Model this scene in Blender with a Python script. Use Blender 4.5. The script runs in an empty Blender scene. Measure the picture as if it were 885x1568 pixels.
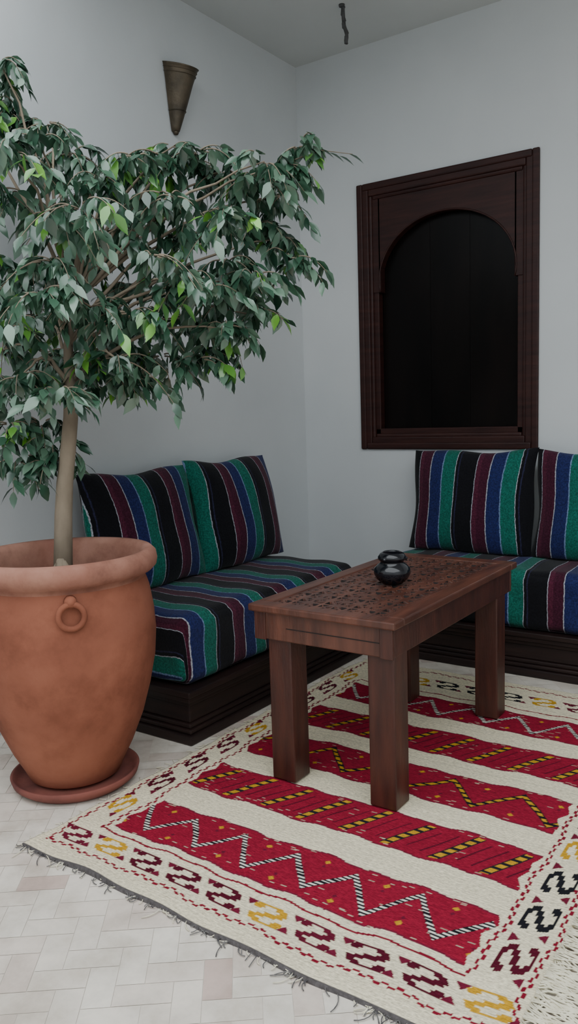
import bpy, bmesh, math, random
import numpy as np
from mathutils import Vector, Matrix
S=1.1
random.seed(7); rng=np.random.default_rng(5)
# ------------------------------------------------------------ camera basis
RIGHT=Vector((0.822,0.5686,-0.0319)); DOWN=Vector((0.0443,-0.1197,-0.9919)); FWD=Vector((-0.568,0.8139,-0.1233))
FWD.normalize(); RIGHT=(RIGHT-FWD*RIGHT.dot(FWD)).normalized(); UP=RIGHT.cross(FWD).normalized()
def W(px,py,d):
    u=(px-442.5)/1231; v=(py-784)/1231
    return RIGHT*(u*d)-UP*(v*d)+FWD*d+Vector((0,0,1))
# ------------------------------------------------------------ node helpers
def newmat(name):
    m=bpy.data.materials.new(name); m.use_nodes=True
    nt=m.node_tree; b=nt.nodes['Principled BSDF']
    return m,nt,b
def N(nt,t,**k):
    n=nt.nodes.new(t)
    for a,v in k.items(): setattr(n,a,v)
    return n
def L(nt,a,b): nt.links.new(a,b)
def ramp(nt,stops,interp='LINEAR'):
    r=N(nt,'ShaderNodeValToRGB'); cr=r.color_ramp; cr.interpolation=interp
    while len(cr.elements)>1: cr.elements.remove(cr.elements[-1])
    cr.elements[0].position=stops[0][0]; cr.elements[0].color=(*stops[0][1],1)
    for p,c in stops[1:]:
        e=cr.elements.new(p); e.color=(*c,1)
    return r
def noisemat(name,c1,c2,scale=5,rough=.8,bump=0.1,bscale=40,stretch=(1,1,1),metal=0,spec=.5,bdist=.01,coat=0,detail=6,lo=.3,hi=.7,mottle=None):
    m,nt,b=newmat(name)
    tc=N(nt,'ShaderNodeTexCoord'); mp=N(nt,'ShaderNodeMapping'); mp.inputs['Scale'].default_value=stretch
    L(nt,tc.outputs['Object'],mp.inputs[0])
    n=N(nt,'ShaderNodeTexNoise'); n.inputs['Scale'].default_value=scale; n.inputs['Detail'].default_value=detail
    L(nt,mp.outputs[0],n.inputs['Vector'])
    r=ramp(nt,[(lo,c1),(hi,c2)]); L(nt,n.outputs['Fac'],r.inputs[0]); last=r.outputs[0]
    if mottle:
        n3=N(nt,'ShaderNodeTexNoise'); n3.inputs['Scale'].default_value=mottle[0]; n3.inputs['Detail'].default_value=10; n3.inputs['Roughness'].default_value=.65
        L(nt,tc.outputs['Object'],n3.inputs['Vector'])
        r3=ramp(nt,[(.36,mottle[1]),(.52,(1,1,1)),(.70,mottle[2])]); L(nt,n3.outputs['Fac'],r3.inputs[0])
        mx=N(nt,'ShaderNodeMix',data_type='RGBA',blend_type='MULTIPLY'); mx.inputs[0].default_value=1
        L(nt,last,mx.inputs[6]); L(nt,r3.outputs[0],mx.inputs[7]); last=mx.outputs[2]
    L(nt,last,b.inputs['Base Color'])
    n2=N(nt,'ShaderNodeTexNoise'); n2.inputs['Scale'].default_value=bscale; n2.inputs['Detail'].default_value=4
    L(nt,mp.outputs[0],n2.inputs['Vector'])
    bp=N(nt,'ShaderNodeBump'); bp.inputs['Strength'].default_value=bump; bp.inputs['Distance'].default_value=bdist
    L(nt,n2.outputs['Fac'],bp.inputs['Height']); L(nt,bp.outputs[0],b.inputs['Normal'])
    b.inputs['Roughness'].default_value=rough; b.inputs['Metallic'].default_value=metal
    b.inputs['Specular IOR Level'].default_value=spec; b.inputs['Coat Weight'].default_value=coat
    return m
# ------------------------------------------------------------ builder
class B:
    def __init__(s,name,mats):
        s.name=name; s.mats=mats; s.v=[]; s.f=[]; s.mi=[]; s.sm=[]; s.attr={}
    def add(s,v,f,mi=0,smooth=False,attrs=None):
        o=len(s.v); s.v.extend([tuple(p) for p in v])
        s.f.extend([tuple(i+o for i in q) for q in f]); s.mi.extend([mi]*len(f)); s.sm.extend([smooth]*len(f))
        if attrs:
            for k,a in attrs.items():
                s.attr.setdefault(k,[0.0]*o); s.attr[k]+= [0.0]*(o-len(s.attr[k])); s.attr[k].extend(a)
    def box(s,x0,x1,y0,y1,z0,z1,bev=.004,mi=0,seg=2,smooth=False):
        bm=bmesh.new(); bmesh.ops.create_cube(bm,size=1)
        for v in bm.verts:
            v.co=Vector(((x0+x1)/2+v.co.x*(x1-x0),(y0+y1)/2+v.co.y*(y1-y0),(z0+z1)/2+v.co.z*(z1-z0)))
        if bev>0: bmesh.ops.bevel(bm,geom=bm.edges[:],offset=bev,segments=seg,affect='EDGES',profile=.5)
        bm.verts.ensure_lookup_table(); bm.verts.index_update()
        s.add([v.co[:] for v in bm.verts],[[v.index for v in f.verts] for f in bm.faces],mi,smooth); bm.free()
    def lathe(s,prof,c,n=64,mi=0,a0=0,a1=2*math.pi,smooth=True,xs=1):
        full=abs(a1-a0-2*math.pi)<1e-6; m=n if full else n+1
        v=[];f=[]
        for r,z in prof:
            for i in range(m):
                a=a0+(a1-a0)*i/n; v.append((c[0]+r*xs*math.cos(a),c[1]+r*math.sin(a),c[2]+z))
        for j in range(len(prof)-1):
            for i in range(n):
                i2=(i+1)%m; f.append((j*m+i,j*m+i2,(j+1)*m+i2,(j+1)*m+i))
        s.add(v,f,mi,smooth)
    def tube(s,pts,rad,n=8,mi=0,smooth=True,closed=False):
        pts=[Vector(p) for p in pts]; K=len(pts); v=[];f=[]
        if not hasattr(rad,'__len__'): rad=[rad]*K
        ref=None
        for i,p in enumerate(pts):
            if closed: t=(pts[(i+1)%K]-pts[i-1])
            else: t=(pts[min(i+1,K-1)]-pts[max(i-1,0)])
            t=t.normalized() if t.length>1e-9 else Vector((0,0,1))
            if ref is None:
                ref=Vector((1,0,0)) if abs(t.x)<.8 else Vector((0,1,0))
            ref=(ref-t*ref.dot(t)).normalized(); q=t.cross(ref)
            for k in range(n):
                a=2*math.pi*k/n; v.append((p+(ref*math.cos(a)+q*math.sin(a))*rad[i])[:])
        for i in range(K if closed else K-1):
            j=(i+1)%K
            for k in range(n):
                k2=(k+1)%n; f.append((i*n+k,i*n+k2,j*n+k2,j*n+k))
        if not closed:
            f.append(tuple(range(n))[::-1]); f.append(tuple((K-1)*n+k for k in range(n)))
        s.add(v,f,mi,smooth)
    def build(s,recalc=True,parent=None):
        me=bpy.data.meshes.new(s.name)
        v=np.array(s.v)*S
        me.from_pydata(v.tolist(),[],s.f)
        for m in s.mats: me.materials.append(m)
        me.polygons.foreach_set('material_index',s.mi); me.polygons.foreach_set('use_smooth',s.sm)
        for k,a in s.attr.items():
            a=a+[0.0]*(len(s.v)-len(a))
            at=me.attributes.new(k,'FLOAT','POINT'); at.data.foreach_set('value',a)
        if recalc:
            bm=bmesh.new(); bm.from_mesh(me); bmesh.ops.recalc_face_normals(bm,faces=bm.faces); bm.to_mesh(me); bm.free()
        me.update()
        o=bpy.data.objects.new(s.name,me); bpy.context.collection.objects.link(o)
        c=Vector(((v[:,0].min()+v[:,0].max())/2,(v[:,1].min()+v[:,1].max())/2,v[:,2].min()))
        me.transform(Matrix.Translation(-c)); o.location=c
        if parent is not None:
            o.parent=parent; o.location=c-parent.location
        return o
# ------------------------------------------------------------ materials
plaster=noisemat('plaster_white',(.560,.585,.595),(.620,.642,.650),scale=1.5,rough=.85,bump=.25,bscale=9,spec=.2,bdist=.01)
ceilm=noisemat('ceiling_paint',(.56,.585,.58),(.60,.62,.615),scale=2,rough=.9,bump=.1,bscale=12,spec=.1)
darkwood=noisemat('dark_walnut_wood',(.017,.005,.0045),(.040,.012,.009),scale=4,rough=.5,bump=.15,bscale=30,stretch=(1,1,12),bdist=.004,spec=.28)
basewood=noisemat('sofa_base_wood',(.010,.005,.005),(.024,.011,.009),scale=4,rough=.5,bump=.15,bscale=30,stretch=(1,1,10),bdist=.004,spec=.35)
tablewood=noisemat('table_wood',(.052,.017,.011),(.135,.046,.027),scale=5,rough=.38,bump=.25,bscale=25,stretch=(6,1,1),bdist=.004)
tableleg=noisemat('table_leg_wood',(.030,.008,.006),(.075,.021,.013),scale=5,rough=.42,bump=.25,bscale=25,stretch=(6,6,1),bdist=.004)
tabledark=noisemat('table_carving_shade',(.006,.003,.002),(.012,.005,.004),scale=20,rough=.7,bump=.1)
terra=noisemat('terracotta',(.22,.074,.044),(.34,.125,.075),scale=3.0,rough=.85,bump=.35,bscale=22,bdist=.006,spec=.22,lo=.35,hi=.65,detail=9,mottle=(5,(.74,.70,.68),(1.12,1.16,1.2)))
terrarim=noisemat('terracotta_rim_dusty',(.25,.10,.07),(.39,.20,.145),scale=6,rough=.88,bump=.3,bscale=30,bdist=.005,spec=.22,mottle=(9,(.72,.70,.70),(1.15,1.2,1.25)))
terra2=noisemat('terracotta_saucer',(.15,.045,.038),(.24,.075,.055),scale=6,rough=.85,bump=.2,bscale=30,bdist=.005,mottle=(9,(.7,.7,.7),(1.1,1.1,1.1)))
soil=noisemat('soil',(.02,.014,.010),(.07,.05,.035),scale=30,rough=1,bump=1,bscale=60,bdist=.02)
bark=noisemat('bark',(.15,.115,.08),(.31,.25,.18),scale=9,rough=.85,bump=.4,bscale=50,stretch=(1,1,.5),bdist=.005)
brass=noisemat('aged_brass',(.045,.036,.024),(.13,.10,.065),scale=14,rough=.5,bump=.5,bscale=45,metal=.6,bdist=.005)
blackg=noisemat('black_glaze',(.004,.005,.007),(.010,.010,.014),scale=10,rough=.12,bump=.08,bscale=20,bdist=.003,spec=.6)
glassm=noisemat('dark_window_pane',(.0015,.0012,.0012),(.006,.004,.0035),scale=2.5,rough=.30,bump=.06,bscale=4,stretch=(3,1,.6),spec=.13)
cable=noisemat('cable_grey',(.03,.03,.03),(.08,.08,.08),scale=30,rough=.7)
threadc=noisemat('thread_cream',(.62,.57,.42),(.80,.75,.59),scale=60,rough=1,bump=.1)
threadd=noisemat('thread_dark',(.05,.045,.05),(.20,.19,.18),scale=60,rough=1,bump=.1)
def floormat():
    m,nt,b=newmat('worn_floor_tiles')
    a=N(nt,'ShaderNodeAttribute',attribute_name='tv'); tc=N(nt,'ShaderNodeTexCoord')
    r=ramp(nt,[(0,(.76,.70,.62)),(.5,(.72,.645,.565)),(.85,(.68,.59,.52)),(.95,(.62,.51,.45)),(1,(.54,.41,.36))]); L(nt,a.outputs['Fac'],r.inputs[0])
    n=N(nt,'ShaderNodeTexNoise'); n.inputs['Scale'].default_value=7; n.inputs['Detail'].default_value=10; n.inputs['Roughness'].default_value=.65; L(nt,tc.outputs['Object'],n.inputs['Vector'])
    r2=ramp(nt,[(.32,(.72,.70,.67)),(.5,(.93,.93,.92)),(.62,(1.06,1.06,1.05))]); L(nt,n.outputs['Fac'],r2.inputs[0])
    mx=N(nt,'ShaderNodeMix',data_type='RGBA',blend_type='MULTIPLY'); mx.inputs[0].default_value=1
    L(nt,r.outputs[0],mx.inputs[6]); L(nt,r2.outputs[0],mx.inputs[7]); L(nt,mx.outputs[2],b.inputs['Base Color'])
    bp=N(nt,'ShaderNodeBump'); bp.inputs['Strength'].default_value=.15; bp.inputs['Distance'].default_value=.004
    L(nt,n.outputs['Fac'],bp.inputs['Height']); L(nt,bp.outputs[0],b.inputs['Normal'])
    b.inputs['Roughness'].default_value=.5
    return m
floorm=floormat()
grout=noisemat('tile_grout',(.57,.51,.44),(.67,.61,.53),scale=20,rough=.9)
def stripes():
    m,nt,b=newmat('striped_wool_fabric')
    a=N(nt,'ShaderNodeAttribute',attribute_name='s'); fr=N(nt,'ShaderNodeMath',operation='FRACT')
    tc=N(nt,'ShaderNodeTexCoord'); nz=N(nt,'ShaderNodeTexNoise'); nz.inputs['Scale'].default_value=60; L(nt,tc.outputs['Object'],nz.inputs['Vector'])
    ad=N(nt,'ShaderNodeMath',operation='MULTIPLY_ADD'); L(nt,nz.outputs['Fac'],ad.inputs[0]); ad.inputs[1].default_value=.02; L(nt,a.outputs['Fac'],ad.inputs[2])
    L(nt,ad.outputs[0],fr.inputs[0])
    K=(.005,.005,.007); M=(.075,.012,.030); U=(.013,.020,.090); G=(.005,.120,.088); Wt=(.36,.37,.42); Lb=(.13,.20,.34)
    st=[(0,K),(.215,Wt),(.228,M),(.30,(.050,.008,.022)),(.44,Wt),(.455,U),(.655,Lb),(.672,G),(.88,Wt),(.892,K),(.93,(.02,.02,.05)),(.95,K)]
    r=ramp(nt,st,'CONSTANT'); L(nt,fr.outputs[0],r.inputs[0])
    n2=N(nt,'ShaderNodeTexNoise'); n2.inputs['Scale'].default_value=160; L(nt,tc.outputs['Object'],n2.inputs['Vector'])
    r2=ramp(nt,[(.35,(.6,.6,.6)),(.7,(1.3,1.3,1.3))]); L(nt,n2.outputs['Fac'],r2.inputs[0])
    mx=N(nt,'ShaderNodeMix',data_type='RGBA',blend_type='MULTIPLY'); mx.inputs[0].default_value=1
    L(nt,r.outputs[0],mx.inputs[6]); L(nt,r2.outputs[0],mx.inputs[7]); L(nt,mx.outputs[2],b.inputs['Base Color'])
    bp=N(nt,'ShaderNodeBump'); bp.inputs['Strength'].default_value=.4; bp.inputs['Distance'].default_value=.003
    L(nt,n2.outputs['Fac'],bp.inputs['Height']); L(nt,bp.outputs[0],b.inputs['Normal'])
    b.inputs['Roughness'].default_value=.9; b.inputs['Specular IOR Level'].default_value=.15
    b.inputs['Sheen Weight'].default_value=.08
    return m
fabric=stripes()
def leafmat():
    m,nt,b=newmat('ficus_leaf')
    a=N(nt,'ShaderNodeAttribute',attribute_name='lf')
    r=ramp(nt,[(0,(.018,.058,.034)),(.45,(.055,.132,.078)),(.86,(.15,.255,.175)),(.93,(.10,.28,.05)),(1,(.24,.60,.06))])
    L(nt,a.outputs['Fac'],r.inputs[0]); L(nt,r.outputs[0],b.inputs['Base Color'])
    b.inputs['Roughness'].default_value=.24; b.inputs['Specular IOR Level'].default_value=1.0
    tr=N(nt,'ShaderNodeBsdfTranslucent'); L(nt,r.outputs[0],tr.inputs[0])
    mx=N(nt,'ShaderNodeMixShader'); mx.inputs[0].default_value=.10
    out=nt.nodes['Material Output']; L(nt,b.outputs[0],mx.inputs[1]); L(nt,tr.outputs[0],mx.inputs[2]); L(nt,mx.outputs[0],out.inputs[0])
    return m
leafm=leafmat()
# ------------------------------------------------------------ room (H units)
XW=-2.2; YW=3.32; ZC=2.594; XR=2.4; YF=-2.2; T=.1
CY=1.7
b=B('floor',[floorm,grout]); b.box(XW-T,XR+T,YF-T,YW+T,-.08,-.0012,0,1)
w_=.052; an=math.radians(38); ca,sa=math.cos(an),math.sin(an)
TV=[];TF=[];TA=[]
for i in range(-130,131):
    for j in range(-66,67):
        ox=i+2*j; oy=i-2*j
        for (a0,b0,a1,b1) in ((0,0,2,1),(2,-1,3,1)):
            g=.012; cx=(ox+(a0+a1)/2)*w_; cy=(oy+(b0+b1)/2)*w_
            wx=cx*ca-cy*sa; wy=cx*sa+cy*ca+.5
            if not (XW-.05<wx<XR+.05 and YF-.05<wy<YW+.05): continue
            o=len(TV); z=-.0001+random.uniform(-.0004,0)
            for (p,q) in ((a0+g,b0+g),(a1-g,b0+g),(a1-g,b1-g),(a0+g,b1-g)):
                p=(ox+p)*w_; q=(oy+q)*w_; TV.append((p*ca-q*sa,p*sa+q*ca+.5,z))
            TF.append((o,o+1,o+2,o+3)); TA.extend([random.random()**1.6]*4)
b.add(TV,TF,0,False,{'tv':TA}); b.build(recalc=False)
b=B('wall_left',[plaster]); b.box(XW-T,XW,YF-T,YW+T,0,ZC+.1,0); b.build()
wx0,wx1,wz0,wz1=-1.882,-1.049,.815,2.006
b=B('wall_back',[plaster]); m_=.012
b.box(XW,wx0+m_,YW,YW+T,0,ZC+.1,0); b.box(wx1-m_,XR,YW,YW+T,0,ZC+.1,0)
b.box(wx0+m_,wx1-m_,YW,YW+T,0,wz0+m_,0); b.box(wx0+m_,wx1-m_,YW,YW+T,wz1-m_,ZC+.1,0); b.build()
b=B('wall_right',[plaster]); b.box(XR,XR+T,YF-T,YW+T,0,ZC+.1,0); b.build()
b=B('wall_front',[plaster]); b.box(XW,XR,YF-T,YF,0,ZC+.1,0); b.build()
b=B('ceiling',[ceilm]); b.box(XW,XR,CY,YW,ZC,ZC+.1,0); b.build()
# ------------------------------------------------------------ window
b=B('window_1',[darkwood,glassm])
def rectframe(x0,x1,z0,z1,w,y0,y1,bev=.006,wb=None):
    wb=wb or w
    b.box(x0,x0+w,y0,y1,z0,z1,bev); b.box(x1-w,x1,y0,y1,z0,z1,bev)
    b.box(x0+w,x1-w,y0+.0005,y1,z0,z0+wb,bev); b.box(x0+w,x1-w,y0+.0005,y1,z1-w,z1,bev)
rectframe(wx0,wx1,wz0,wz1,.03,YW-.014,YW+.0)
rectframe(wx0+m_,wx1-m_,wz0+m_,wz1-m_,.045,YW-.008,YW+.07,.006)
rectframe(wx0+.05,wx1-.05,wz0+.05,wz1-.05,.022,YW+.000,YW+.06,.008)
ix0,ix1=wx0+.06,wx1-.06; iz0,iz1=wz0+.06,wz1-.06
b.box(ix0,ix0+.035,YW+.012,YW+.05,iz0,iz1,.003); b.box(ix1-.035,ix1,YW+.012,YW+.05,iz0,iz1,.003)
b.box(ix0,ix1,YW+.012,YW+.05,iz0,iz0+.035,.003)
xc=(ix0+ix1)/2; zs=1.575; a_=(ix1-ix0)/2-.035; b_=.262
v=[];f=[];n=40;arch=[]
for i in range(n+1):
    ph=math.pi*(1.06-1.12*i/n); arch.append((xc+a_*.985*math.cos(ph)*(1.0),zs+b_*math.sin(ph)))
for x,z in arch: v+= [(x,YW+.008,z),(x,YW+.008,iz1),(x,YW+.05,z)]
for i in range(n): 
    o=i*3; f+=[(o,o+1,o+4,o+3),(o,o+3,o+5,o+2)]
b.add(v,f,0)
b.tube([(x,YW+.008,z) for x,z in arch],.004,8)
for sx in (-1,1):
    xa=xc+sx*a_*.96; xb=ix0 if sx<0 else ix1
    b.box(min(xa,xb),max(xa,xb),YW+.008,YW+.05,arch[0][1],iz1,.002)
# dark pane with a barely raised centre strip
b.box(wx0+.03,wx1-.03,YW+.053,YW+.064,wz0+.03,wz1-.03,0,1)
b.box(xc-.10,xc-.085,YW+.051,YW+.055,iz0,iz1,0,1); b.box(xc+.085,xc+.10,YW+.051,YW+.055,iz0,iz1,0,1)
b.build()
# ------------------------------------------------------------ sconce
b=B('wall_sconce',[brass])
cz=2.085; cy=2.475; XS=1.45
pr=[(.010,0),(.016,.004),(.020,.02),(.029,.06),(.041,.12),(.054,.19),(.064,.235),(.068,.250),(.071,.254),(.067,.256),(.060,.235),(.050,.19),(.035,.12),(.018,.05)]
b.lathe(pr,(XW+.004,cy,cz),28,0,-math.pi/2,math.pi/2,xs=XS)
b.box(XW,XW+.006,cy-.02,cy+.02,cz+.03,cz+.25,.002)
for zz in (.238,.222,.08): 
    rr=np.interp(zz,[.02,.06,.12,.19,.235],[.020,.029,.041,.054,.064])
    b.tube([(XW+.004+(rr*XS+.001)*math.cos(t),cy+(rr+.001)*math.sin(t),cz+zz) for t in np.linspace(-math.pi/2,math.pi/2,20)],.002,6)
b.lathe([(0,-.010),(.008,-.008),(.012,0),(.010,.006)],(XW+.012,cy,cz),12)
b.v=[(x,y-.02*(1-(z-cz)/.25),cz+(z-cz)*(.98-1.1*(x-XW))) for x,y,z in b.v]
b.build()
# ------------------------------------------------------------ ceiling cable
b=B('hanging_ceiling_cable',[cable])
p0=Vector((-1.725,2.95,ZC))
pts=[p0+Vector((.003*math.sin(i*.9)+.02*i/12,.003*math.cos(i*1.3),-.15*i/12)) for i in range(13)]
b.tube(pts,.0075,8); b.tube([p+Vector((.007*math.sin(i*1.6),.007*math.cos(i*1.6),0)) for i,p in enumerate(pts)],.0045,6)
b.lathe([(0,0),(.012,0),(.011,-.008),(0,-.009)],p0,16); b.build()
# ------------------------------------------------------------ sofas
def rbox(x0,x1,y0,y1,z0,z1,r,cell=.012,bulge=.006):
    V=[];F=[]
    dims=[(x0,x1),(y0,y1),(z0,z1)]
    c=np.array([(d[0]+d[1])/2 for d in dims]); h=np.array([(d[1]-d[0])/2 for d in dims])
    nrm=[]
    for ax in range(3):
        o1,o2=[k for k in range(3) if k!=ax]
        n1=max(2,int(2*h[o1]/cell)); n2=max(2,int(2*h[o2]/cell))
        for sg in (-1,1):
            base=len(V)
            for i in range(n1+1):
                for j in range(n2+1):
                    p=np.zeros(3); p[ax]=sg*h[ax]; p[o1]=-h[o1]+2*h[o1]*i/n1; p[o2]=-h[o2]+2*h[o2]*j/n2
                    inner=np.clip(p,-(h-r),h-r); d=p-inner; d/=np.linalg.norm(d)+1e-9
                    q=inner+d*r
                    w1=1-(p[o1]/h[o1])**2; w2=1-(p[o2]/h[o2])**2
                    q[ax]+=sg*bulge*min(1,w1*3)*min(1,w2*3)*(0 if (ax==2 and sg<0) else 1)
                    if ax!=2 or sg>0: q+=d*.0025*math.sin(q[0]*31+q[1]*23+q[2]*40)
                    V.append(q+c); nrm.append(d)
            for i in range(n1):
                for j in range(n2):
                    k=base+i*(n2+1)+j; F.append((k,k+1,k+n2+2,k+n2+1))
    return np.array(V),F,np.array(nrm)
ST=.385
def mattress(bd,x0,x1,y0,y1,axis,phase,per):
    V,F,NR=rbox(x0,x1,y0,y1,.1685,ST,.035)
    s=V[:,axis].copy(); na=NR[:,axis]
    w=np.clip((np.abs(na)-.55)/.3,0,1)
    s=s+np.sign(na)*w*(ST-V[:,2])
    s=(s+.004*np.sin(V[:,1-axis]*17))/per+phase
    bd.add(V.tolist(),F,0,True,{'s':s.tolist()})
def base(bd,x0,x1,y0,y1):
    for z0,z1,i in [(0,.03,.0),(.03,.045,.010),(.045,.06,.018),(.06,.115,.026),(.115,.13,.018),(.13,.148,.008),(.148,.168,.0)]:
        bd.box(x0+i,x1-i,y0+i,y1-i,z0,z1,.004,1)
per=.262
sofaL=B('bench_sofa',[fabric,basewood])
mattress(sofaL,XW+.02,-1.63,1.765,2.80,1,.5-1.80/per,per)
base(sofaL,XW+.015,-1.60,1.735,2.82)
sofaL.build()
sofaB=B('bench_sofa',[fabric,basewood])
mattress(sofaB,-1.58,.25,2.87,YW-.02,0,.93/per,per)
base(sofaB,-1.60,.27,2.85,YW-.015)
sofaB.build()
def cushion(w_dir,u_dir,n_dir,bottom,Wd,Hh,T_,phase,per,seed):
    r=random.Random(seed); c=B('striped_cushion',[fabric]); n=34
    w_dir=Vector(w_dir);u_dir=Vector(u_dir);n_dir=Vector(n_dir); bottom=Vector(bottom)
    k1,k2,k3=r.uniform(0,6),r.uniform(0,6),r.uniform(0,6)
    for sg in (-1,1):
        V=[];F=[];A=[]
        for i in range(n+1):
            for j in range(n+1):
                a=-1+2*i/n; bb=-1+2*j/n
                a=math.sin(a*math.pi/2)*.5+a*.5; bb=math.sin(bb*math.pi/2)*.5+bb*.5
                th=T_*((1-abs(a)**2.6)*(1-abs(bb)**2.6))**.55
                x=a*Wd/2*(1-.045*(1-bb*bb)); y=bb*Hh/2*(1-.06*(1-a*a))
                th*=1+.06*math.sin(a*5+k1)*math.sin(bb*4+k2)
                if bb<0: th*=1+.15*(-bb)
                x+=.006*math.sin(bb*4+k3); y+=.006*math.sin(a*5+k2)
                p=bottom+w_dir*x+u_dir*(y+Hh/2*.97)+n_dir*(sg*th)
                p.z=max(p.z,ST+.011)
                V.append(p[:]); A.append((x+Wd/2)/per+phase+.03*math.sin(bb*3+k1)*a)
        for i in range(n):
            for j in range(n):
                k=i*(n+1)+j; F.append((k,k+1,k+n+2,k+n+1))
        c.add(V,F,0,True,{'s':A})
    return c.build()
th=math.radians(12)
uL=(-math.sin(th),0,math.cos(th)); nL=(math.cos(th),0,math.sin(th))
cushion((0,1,0),uL,nL,(-2.025,2.055,ST),.54,.445,.075,.85,.262,1)
cushion((0,1,0),uL,nL,(-2.015,2.575,ST),.52,.455,.08,.68,.262,2)
th=math.radians(10)
uB=(0,math.sin(th),math.cos(th)); nB=(0,-math.cos(th),math.sin(th))
cushion((1,0,0),uB,nB,(-1.290,3.155,ST),.545,.45,.08,.05,.264,3)
cushion((1,0,0),uB,nB,(-.752,3.155,ST),.54,.445,.08,.10,.264,4)
cushion((1,0,0),uB,nB,(-.212,3.155,ST),.54,.445,.08,.3,.264,5)
# ------------------------------------------------------------ table
tb=B('carved_coffee_table',[tablewood,tableleg,tabledark])
x0,x1,y0,y1=-1.30,-.862,1.655,2.515; zt=.497; ZF=.009
lg=.074
for lx in (x0+.045,x1-.016-lg):
    for ly in (y0+.026,y1-.065-lg):
        tb.box(lx,lx+lg,ly,ly+lg,ZF,zt-.03,.004,1)
ai=.014
tb.box(x0+ai,x1-ai,y0+ai,y0+ai+.011,zt-.095,zt-.018,.003,0)
tb.box(x0+ai,x1-ai,y1-ai-.011,y1-ai,zt-.095,zt-.018,.003,0)
tb.box(x0+ai,x0+ai+.011,y0+ai+.012,y1-ai-.012,zt-.095,zt-.018,.003,1)
tb.box(x1-ai-.011,x1-ai,y0+ai+.012,y1-ai-.012,zt-.095,zt-.018,.003,1)
for cx in (x0+ai-.002,x1-ai-.034):
    tb.box(cx,cx+.036,y0+ai-.003,y0+ai+.004,zt-.097,zt-.018,.002,1)
tb.box(x0+ai+.1,x1-ai-.034,y0+ai-.0015,y0+ai+.004,zt-.060,zt-.0575,.0008,2)
fw=.05
tb.box(x0,x1,y0,y0+fw,zt-.020,zt,.004,0); tb.box(x0,x1,y1-fw,y1,zt-.020,zt,.004,0)
tb.box(x0,x0+fw,y0+fw+.0006,y1-fw-.0006,zt-.020,zt,.004,0); tb.box(x1-fw,x1,y0+fw+.0006,y1-fw-.0006,zt-.020,zt,.004,0)
px0,px1,py0,py1=x0+fw-.002,x1-fw+.002,y0+fw-.002,y1-fw+.002; c_=.0032
nx=int((px1-px0)/c_); ny=int((py1-py0)/c_)
gx=np.linspace(px0,px1,nx+1); gy=np.linspace(py0,py1,ny+1); GX,GY=np.meshgrid(gx,gy,indexing='ij')
tl=(px1-px0)/4; tly=(py1-py0)/8
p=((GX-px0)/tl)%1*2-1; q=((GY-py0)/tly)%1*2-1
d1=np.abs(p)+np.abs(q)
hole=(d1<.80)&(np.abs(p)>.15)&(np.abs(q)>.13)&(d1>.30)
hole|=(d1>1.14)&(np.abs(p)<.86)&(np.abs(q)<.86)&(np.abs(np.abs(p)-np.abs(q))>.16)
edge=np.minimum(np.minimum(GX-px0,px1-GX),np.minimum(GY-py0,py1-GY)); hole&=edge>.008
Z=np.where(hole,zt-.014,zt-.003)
V=np.stack([GX,GY,Z],-1).reshape(-1,3)
idx=np.arange((nx+1)*(ny+1)).reshape(nx+1,ny+1)
quads=np.stack([idx[:-1,:-1],idx[1:,:-1],idx[1:,1:],idx[:-1,1:]],-1).reshape(-1,4)
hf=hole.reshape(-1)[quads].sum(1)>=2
tb.add(V.tolist(),quads[~hf].tolist(),0); tb.add(V.tolist(),quads[hf].tolist(),2)  # near-black hole faces put the shade of the carved recesses into the colour
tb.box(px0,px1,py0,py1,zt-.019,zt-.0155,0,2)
tb.build()
b=B('black_ceramic_ashtray',[blackg])
pr=[(0,0),(.030,0),(.034,.004),(.046,.014),(.0535,.030),(.052,.044),(.042,.055),(.034,.060),(.034,.066),(.040,.070),(.041,.078),(.034,.088),(.024,.093),(.022,.089),(.024,.078),(.026,.066),(.030,.050),(.028,.02),(0,.015)]
b.lathe(pr,(-1.072,2.05,zt+.0005),48)
for k in range(3):
    t=k*2.1+.4; b.lathe([(0,-.006),(.006,-.004),(.007,0),(.006,.004),(0,.006)],(-1.072+.038*math.cos(t),2.05+.038*math.sin(t),zt+.074),10)
b.build()
# ------------------------------------------------------------ pot + tree
PX,PY=-1.735,1.405
par=bpy.data.objects.new('potted_ficus_tree',None); bpy.context.collection.objects.link(par); par.location=(PX*S,PY*S,0)
b=B('terracotta_pot',[terra,soil,terra2,terrarim])
prof=[(0,.028),(.118,.028),(.124,.032),(.137,.06),(.163,.11),(.196,.19),(.219,.27),(.236,.35),(.242,.42),(.239,.48),(.230,.54),(.220,.572)]
b.lathe(prof,(PX,PY,0),96)
b.lathe([(.220,.572),(.224,.584),(.240,.590),(.252,.602),(.255,.617),(.252,.636),(.240,.648),(.224,.646),(.215,.630),(.211,.575),(.212,.555)],(PX,PY,0),96,3)
b.lathe([(.2125,.568),(.15,.578),(.08,.583),(0,.586)],(PX,PY,0),64,1)
b.lathe([(0,.002),(.150,.002),(.170,.018),(.175,.034),(.168,.036),(.158,.022),(.140,.020),(0,.020)],(PX,PY,0),72,2)
for sg in (0,math.pi):
    an=math.atan2(-PY,-PX)+.055+sg; d=Vector((math.cos(an),math.sin(an),0)); tn=Vector((-d.y,d.x,0))
    c=Vector((PX,PY,.522))+d*.245
    b.tube([c+tn*(.031*math.cos(t))+Vector((0,0,.031*math.sin(t))) for t in np.linspace(0,2*math.pi,28)[:-1]],.0075,10,0,True,True)
    k=c+Vector((0,0,.031))-d*.006
    b.tube([k-d*.012+Vector((0,0,.004)),k+d*.006+Vector((0,0,.004)),k+d*.014],[.016,.015,.006],12)
b.build(parent=par)
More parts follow.
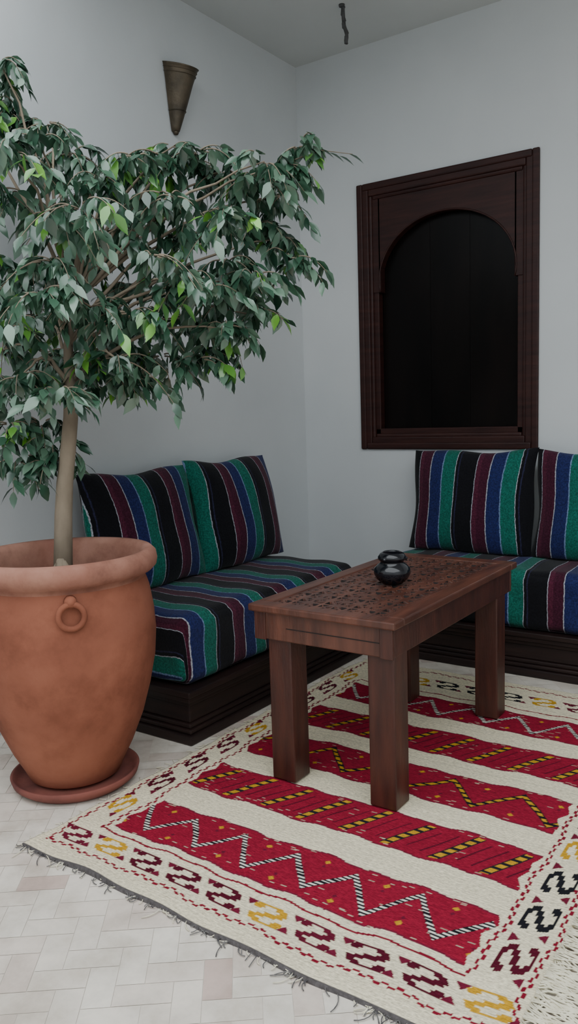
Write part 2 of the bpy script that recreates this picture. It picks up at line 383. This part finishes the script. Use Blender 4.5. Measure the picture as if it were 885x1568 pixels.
tr=B('ficus_trunk',[bark]); tf=B('ficus_foliage',[leafm])
base_=Vector((PX+.012,PY-.01,.575))
tp=[base_,W(97,790,2.19),W(99,740,2.18),W(104,690,2.18),W(108,640,2.18),W(108,590,2.19),W(104,530,2.2),W(112,460,2.2),W(120,380,2.22),W(130,300,2.25)]
tr.tube(tp,[.026,.024,.0225,.021,.020,.018,.013,.010,.007,.005],12)
for k in range(5):
    a=k*1.3; tr.tube([base_+Vector((math.cos(a)*.045,math.sin(a)*.045,-.004)),base_+Vector((math.cos(a)*.02,math.sin(a)*.02,.015)),base_+Vector((0,0,.05))],[.006,.012,.014],8)
CL=[(-50,180,0),(10,185,.1),(60,215,-.1),(110,235,.1),(150,275,-.1),(30,300,.2),(90,340,-.2),(-30,400,0),(50,420,.15),(120,400,.2),(180,350,.0),(10,500,-.1),(70,490,.15),(140,470,-.15),(30,580,-.1),(-40,590,.0),(15,650,0),(62,650,.05),(190,265,.15),(240,235,.0),(300,235,.1),(260,300,-.1),(340,265,.2),(385,275,.05),(430,255,.1),(350,335,-.1),(290,360,.1),(230,390,-.2),(395,345,.2),(350,400,.05),(290,430,-.05),(240,480,.1),(300,490,.2),(180,520,.1),(365,450,.15),(458,225,.12),(430,300,.15),(120,320,-.3),(60,450,-.3),(-10,290,-.2),(0,95,.0),(200,440,.2),(100,550,.1),(150,560,0),(430,365,.2),(220,320,.2),(20,240,-.25),(0,440,.1),(-20,540,.2),(60,550,.0),(80,680,.03),(385,425,.0),(180,550,-.1),(140,360,.1),
    (25,165,.1),(-20,120,.1),(70,190,.05),(205,240,-.1),(265,225,.15),(325,540,.15),(390,480,.1),(300,550,.05),(200,585,.05),(245,545,.15),(25,705,0),(75,710,0),(345,500,.0),(445,395,.1),(405,250,.0),(90,600,-.2),(320,440,-.1),(200,480,-.1),(80,400,-.25)]
small={(0,95),(-20,120),(458,225),(430,300),(430,365),(62,650),(15,650),(80,680),(325,540),(390,480),(300,550),(200,585),(25,705),(75,710),(445,395),(25,165),(70,190),(265,225),(205,240),(405,250),(90,600)}
LV=[];LF=[];LA=[]
def leaf(p,d,nrm,Lh,Wd,cv,shade):
    d=d.normalized(); side=d.cross(nrm)
    if side.length<1e-3: side=Vector((1,0,0))
    side.normalize(); nn=side.cross(d).normalized()
    o=len(LV); ks=[0,.18,.42,.68,.88,1.0]; ws=[.04,.62,1,.72,.25,.02]
    for k,w in zip(ks,ws):
        c=p+d*(Lh*k)-nn*(cv*Lh*k*k)
        LV.append((c+side*(w*Wd/2)+nn*(.18*w*Wd/2))[:]); LV.append(c[:]); LV.append((c-side*(w*Wd/2)+nn*(.18*w*Wd/2))[:])
        LA.extend([shade]*3)
    for i in range(5):
        q=o+i*3; LF.append((q,q+1,q+4,q+3)); LF.append((q+1,q+2,q+5,q+4))
def okp(p): return p.x>XW+.05 and p.z>.68
for ci,(px,py,dz) in enumerate(CL):
    c=W(px,py,2.22+dz*.9)
    if c.x<XW+.14: c.x=XW+.14
    if ci%2==0 and py<600:
        s0=tp[5] if py>480 else (tp[6] if py>330 else tp[7])
        pts=[]
        for i in range(9):
            t=i/8; q=s0.lerp(c,t)+Vector((0,0,.06*math.sin(t*math.pi)))
            q+=Vector((random.uniform(-1,1),random.uniform(-1,1),random.uniform(-1,1)))*.006; pts.append(q)
        tr.tube(pts,[.0065-.0045*i/8 for i in range(9)],6)
    sm=(px,py) in small
    nt_=6 if sm else 9
    for t in range(nt_):
        az=random.uniform(0,2*math.pi); el=random.uniform(-.3,.7)
        d=Vector((math.cos(az)*math.cos(el),math.sin(az)*math.cos(el),math.sin(el)))
        Lt=random.uniform(.06,.14)*(.7 if sm else 1); st=c+d*random.uniform(0,.03); pts=[]
        nseg=8
        for i in range(nseg+1):
            k=i/nseg; pts.append(st+d*(Lt*k)+Vector((0,0,-1))*(Lt*.75*k*k))
        if pts[-1].x<XW+.06: continue
        tr.tube(pts,[.0024-.0016*i/nseg for i in range(nseg+1)],4)
        tip=random.random()<.09
        nl=random.randint(9,12)
        for i in range(nl):
            k=(i+1)/nl; kk=k*nseg; i0=min(int(kk),nseg-1); q=pts[i0].lerp(pts[i0+1],kk-i0)
            a2=random.uniform(0,2*math.pi)
            out=Vector((math.cos(a2),math.sin(a2),0))
            dd=(d*.3+out*random.uniform(.45,1.0)+Vector((0,0,-random.uniform(.3,1.3)))).normalized()
            up=(Vector((0,0,1))+Vector((random.uniform(-.7,.7),random.uniform(-.7,.7),0)))
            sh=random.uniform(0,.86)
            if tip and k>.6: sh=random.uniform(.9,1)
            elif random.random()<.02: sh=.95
            Lh=random.uniform(.040,.061)
            tipP=q+dd*Lh
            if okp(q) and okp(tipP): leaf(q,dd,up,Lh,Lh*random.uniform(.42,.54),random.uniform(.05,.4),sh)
for (px,py) in [(515,238),(530,243),(545,240),(500,232)]:
    q=W(px-10,py-4,2.34); leaf(q,(RIGHT*1+Vector((0,0,-.4))),Vector((0,0,1)),.05,.02,.2,.4)
tr.tube([W(450,245,2.33),W(490,230,2.34),W(540,236,2.34)],[.002,.0015,.001],4)
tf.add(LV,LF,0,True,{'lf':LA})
tr.build(recalc=False,parent=par); tf.build(recalc=False,parent=par)
# ------------------------------------------------------------ rug
RX0,RX1,RY0,RY1=-1.565,-.39,1.085,2.745
c=.0025; nx=int((RX1-RX0)/c); ny=int((RY1-RY0)/c)
X=np.linspace(RX0,RX1,nx+1)[:,None]+np.zeros((1,ny+1)); Y=np.linspace(RY0,RY1,ny+1)[None,:]+np.zeros((nx+1,1))
col=np.zeros((nx+1,ny+1,3)); cream=np.array([.79,.71,.52]); red=np.array([.27,.010,.032]); mar=np.array([.085,.006,.018]); blk=np.array([.012,.012,.016]); yel=np.array([.55,.30,.02]); wht=np.array([.84,.80,.70])
col[:]=cream
rowv=rng.normal(1,.05,(1,ny+1,1))*rng.normal(1,.03,(nx+1,ny+1,1)); col*=rowv
wob=.004*np.sin(X*23+1)+.003*np.sin(X*57); wobx=.004*np.sin(Y*21)+.003*np.sin(Y*51+2)
def put(mask,cc): col[mask]=cc
def noise2(sx,sy):
    g=rng.random((int(nx/sx)+3,int(ny/sy)+3)); ii=(np.arange(nx+1)/sx).astype(int); jj=(np.arange(ny+1)/sy).astype(int)
    return g[ii][:,jj]
col*=(1+.10*(noise2(14,1)[...,None]-.5))
Yw=Y+wob; Xw=X+wobx
FX0,FX1=-1.455,-.505
bands=[(1.265,1.432,'z'),(1.532,1.688,'s'),(1.785,1.958,'Z'),(2.048,2.213,'s'),(2.308,2.468,'z')]
jag=.012*(np.abs(((Y*14)%1)-.5)*2)
for y0,y1,k in bands:
    ins=(Yw>y0)&(Yw<y1)&(Xw>FX0+.01+jag)&(Xw<FX1-.012-jag)
    rr=red*(1+.25*(noise2(6,2)[...,None]-.5))
    col[ins]=rr[ins]
    put(ins&((Yw<y0+.005)|(Yw>y1-.005)),mar*2)
    put(ins&(noise2(5,1)>.975)&((np.abs(Yw-y0)<.035)|(np.abs(Yw-y1)<.02)),cream*.7)
    put(ins&(noise2(6,1)>.993),cream*.6)
    m=(y0+y1)/2; hgt=(y1-y0)
    if k in 'zZ':
        per_=.152 if k=='z' else .19; lw=.0068 if k=='z' else .009
        ph=((X-(-.83))/per_)%1; tri=np.abs(ph-.5)*2
        zy=m-.05+.10*tri if k=='z' else m-.055+.11*tri
        sl=.20/per_
        dist=np.abs(Yw-zy)/math.sqrt(1+sl*sl)
        ln=ins&(dist<lw)
        put(ln,blk)
        if k=='z': put(ln&(((Y/.010)%1)<.5)&(dist<lw*.9),wht)
        else: put(ln&(((Y/.022)%1)<.6)&(dist<lw*.62),yel)
        for off,yy in ((0,m-.052),(.5,m+.052)):
            pp=((X+.83)/per_+off+.5)%1-.5
            put(ins&((np.abs(pp)*per_+np.abs(Yw-yy))<.008),yel)
            put(ins&((np.abs(pp)*per_+np.abs(Yw-yy-(.018 if off==0 else -.018)))<.0055),mar*1.5)
    else:
        sp=.118
        w=((X-(Y-m)*.50+.63)/sp); ph=(w%1-.5)*sp
        ln=ins&(np.abs(ph)<.0125)&(np.abs(Yw-m)<hgt/2-.014)
        put(ln,blk*1.3)
        st_=((Y/.026)%1)
        put(ln&(st_<.62)&(np.abs(ph)<.0088),yel)
        for o_ in (.34,.66):
            ph2=((w+o_)%1-.5)*sp
            put(ins&(np.abs(ph2)<.0022)&(np.abs(Yw-m)<hgt/2-.03),mar)
def hl(y,t=.0030,cc=None):
    z=.003*np.where(((X/.03)%1)<.5,1,-1)
    put((np.abs(Yw-y-z)<t)&(Xw>RX0+.022)&(Xw<RX1-.015),cc if cc is not None else red*.8)
def vl(x,t=.0030,ya=1.14,yb=2.70):
    z=.003*np.where(((Y/.03)%1)<.5,1,-1)
    put((np.abs(Xw-x-z)<t)&(Y>ya)&(Y<yb),red*.8)
hl(1.140); hl(2.70)
vl(RX0+.024); vl(RX1-.018)
m_in=(Xw>FX0)&(Xw<FX1)
put(m_in&(np.abs(Yw-1.243)<.003),red*.8); put(m_in&(np.abs(Yw-2.505)<.003),red*.8)
vl(FX0,.0032,1.243,2.505); vl(FX1,.0032,1.243,2.505)
bit=[".XXXXXXX..",
     "XXX...XXX.",
     "XX.....XX.",
     "XXXX......",
     "..XXXXX...",
     "....XXXXX.",
     ".......XXX",
     ".XX.....XX",
     ".XXX...XXX",
     "..XXXXXXX."]
bit=np.array([[ch=='X' for ch in r] for r in bit])
def motif(cx,cy,w,h,cc,horiz=True,flip=False):
    p=(X-cx)/w+.5; q=(Y-cy)/h+.5
    if not horiz: p,q=(Y-cy)/w+.5,(X-cx)/h+.5
    if flip: p=1-p
    p=p+(q-.5)*.35
    ok=(p>=0)&(p<1)&(q>=0)&(q<1)
    i=np.clip((q*10).astype(int),0,9); j=np.clip((p*10).astype(int),0,9)
    put(ok&bit[i,j],cc)
    for s_ in (-1,1):
        if horiz: dx=np.abs(X-cx-s_*w*.60); dy=(Y-cy)*s_+h*.50
        else: dx=np.abs(Y-cy-s_*w*.60); dy=(X-cx)*s_+h*.50
        put((dy>0)&(dx+dy*.8<.015),mar*1.8)
xs=np.linspace(-1.488,-.452,10)
cc_=[mar*1.6,yel,mar,mar,mar,yel,mar*1.4,mar,mar,yel]
for x,k in zip(xs,cc_): motif(x,1.190,.090,.058,k)
for x,k in zip(xs[1:-1],cc_): motif(x,2.60,.085,.07,blk if k is mar else k)
for i,y in enumerate(np.arange(1.36,2.62,.145)):
    motif(-1.508,y,.090,.056,[yel,mar,mar,mar*1.2][i%4] if i else yel,False)
for i,y in enumerate(np.arange(1.32,2.62,.14)):
    motif(-.452,y,.095,.062,[mar,blk,blk,yel][i%4],False,True)
put(Y<RY0+.006,np.array([.10,.09,.09])); put(X<RX0+.004,np.array([.35,.32,.27]))
col=np.clip(col*rng.normal(1,.06,(nx+1,ny+1,1)),0,1)
Zr=.006+.0015*np.sin(X*9)*np.sin(Y*7)+.001*np.sin(X*31+Y*17)+ (.004*np.exp(-((Y-RY0)/.03)**2))*(.5+.5*np.sin(X*13))
edge=np.minimum(np.minimum(X-RX0,RX1-X),np.minimum(Y-RY0,RY1-Y)); Zr=np.where(edge<.0024,.0005,Zr)
Yd=Y+(.010*np.sin(X*4.2+1.2)+.003*np.sin(X*27))*np.clip((1.4-Y)/.3,0,1)
Xd=X+(.006*np.sin(Y*5)+.003*np.sin(Y*33))*np.clip((-1.3-X)/.26,0,1)
V=np.stack([Xd,Yd,Zr],-1).reshape(-1,3)
idx=np.arange((nx+1)*(ny+1)).reshape(nx+1,ny+1)
Q=np.stack([idx[:-1,:-1],idx[1:,:-1],idx[1:,1:],idx[:-1,1:]],-1).reshape(-1,4)
def rugmat():
    m,nt,bb=newmat('woven_kilim')
    a=N(nt,'ShaderNodeAttribute',attribute_name='kcol'); tc=N(nt,'ShaderNodeTexCoord')
    mp=N(nt,'ShaderNodeMapping'); mp.inputs['Scale'].default_value=(90,260,1); L(nt,tc.outputs['Object'],mp.inputs[0])
    n=N(nt,'ShaderNodeTexNoise'); n.inputs['Scale'].default_value=1; n.inputs['Detail'].default_value=4; L(nt,mp.outputs[0],n.inputs['Vector'])
    r=ramp(nt,[(.3,(.68,.67,.66)),(.65,(1.08,1.08,1.08))]); L(nt,n.outputs['Fac'],r.inputs[0])
    mx=N(nt,'ShaderNodeMix',data_type='RGBA',blend_type='MULTIPLY'); mx.inputs[0].default_value=1
    L(nt,a.outputs['Color'],mx.inputs[6]); L(nt,r.outputs[0],mx.inputs[7]); L(nt,mx.outputs[2],bb.inputs['Base Color'])
    bp=N(nt,'ShaderNodeBump'); bp.inputs['Strength'].default_value=.7; bp.inputs['Distance'].default_value=.004
    L(nt,n.outputs['Fac'],bp.inputs['Height']); L(nt,bp.outputs[0],bb.inputs['Normal'])
    bb.inputs['Roughness'].default_value=.95; bb.inputs['Specular IOR Level'].default_value=.1
    return m
nv=len(V)
rb=B('kilim_rug',[rugmat(),threadc,threadd])
for i in range(1000):
    y=RY0+ (RY1-RY0)*random.random(); x=RX1-.004; Lf=random.uniform(.07,.125); a=random.gauss(0,.35); pts=[]
    for k in range(6):
        t=k/5; pts.append((x+Lf*t*math.cos(a),y+Lf*t*math.sin(a)+.006*math.sin(t*5+i),.006+.006*math.sin(t*3+i)**2*(1-t)+.001*random.random()))
    rb.tube(pts,.0018,4,1)
for i in range(260):
    if i<150: 
        x=RX0+(RX1-RX0)*random.random(); y=RY0+(.010*math.sin(x*4.2+1.2)); a=-math.pi/2+random.gauss(0,.8)
    else: x=RX0+.004; y=RY0+(RY1-RY0)*random.random(); a=math.pi+random.gauss(0,.7)
    Lf=random.choice([.01,.014,.02,.02,.03,.045]) if i<150 else random.uniform(.008,.03)
    w=random.uniform(-1.5,1.5); pts=[Vector((x,y,.005))]
    for k in range(5):
        a+=w*.3; pts.append(pts[-1]+Vector((math.cos(a)*Lf/5,math.sin(a)*Lf/5,-.0005)))
    if x<RX0+.03 and min(p.x for p in pts)<-1.598: continue
    rb.tube(pts,.0011,4,2 if i<100 else 1)
rb.add(V.tolist(),Q.tolist(),0,True)
ro=rb.build(recalc=False)
at=ro.data.color_attributes.new('kcol','FLOAT_COLOR','POINT')
tot=len(ro.data.vertices); arr=np.ones((tot,4),dtype=np.float32); arr[tot-nv:,:3]=col.reshape(-1,3)
at.data.foreach_set('color',arr.reshape(-1))
# ------------------------------------------------------------ lighting
w=bpy.data.worlds.new('World'); bpy.context.scene.world=w; w.use_nodes=True
nt=w.node_tree; bg=nt.nodes['Background']
tc=N(nt,'ShaderNodeTexCoord'); sx=N(nt,'ShaderNodeSeparateXYZ'); L(nt,tc.outputs['Generated'],sx.inputs[0])
r=ramp(nt,[(0,(.81,.85,.89)),(1,(.89,.94,.97))]); L(nt,sx.outputs['Z'],r.inputs[0]); L(nt,r.outputs[0],bg.inputs[0])
bg.inputs[1].default_value=3.4
# ------------------------------------------------------------ camera
cd=bpy.data.cameras.new('camera'); co=bpy.data.objects.new('camera',cd); bpy.context.collection.objects.link(co)
cd.sensor_fit='VERTICAL'; cd.sensor_height=36; cd.lens=1231/1568*36; cd.clip_start=.02
M=Matrix((( RIGHT.x,UP.x,-FWD.x,0),(RIGHT.y,UP.y,-FWD.y,0),(RIGHT.z,UP.z,-FWD.z,S),(0,0,0,1)))
co.matrix_world=M; bpy.context.scene.camera=co
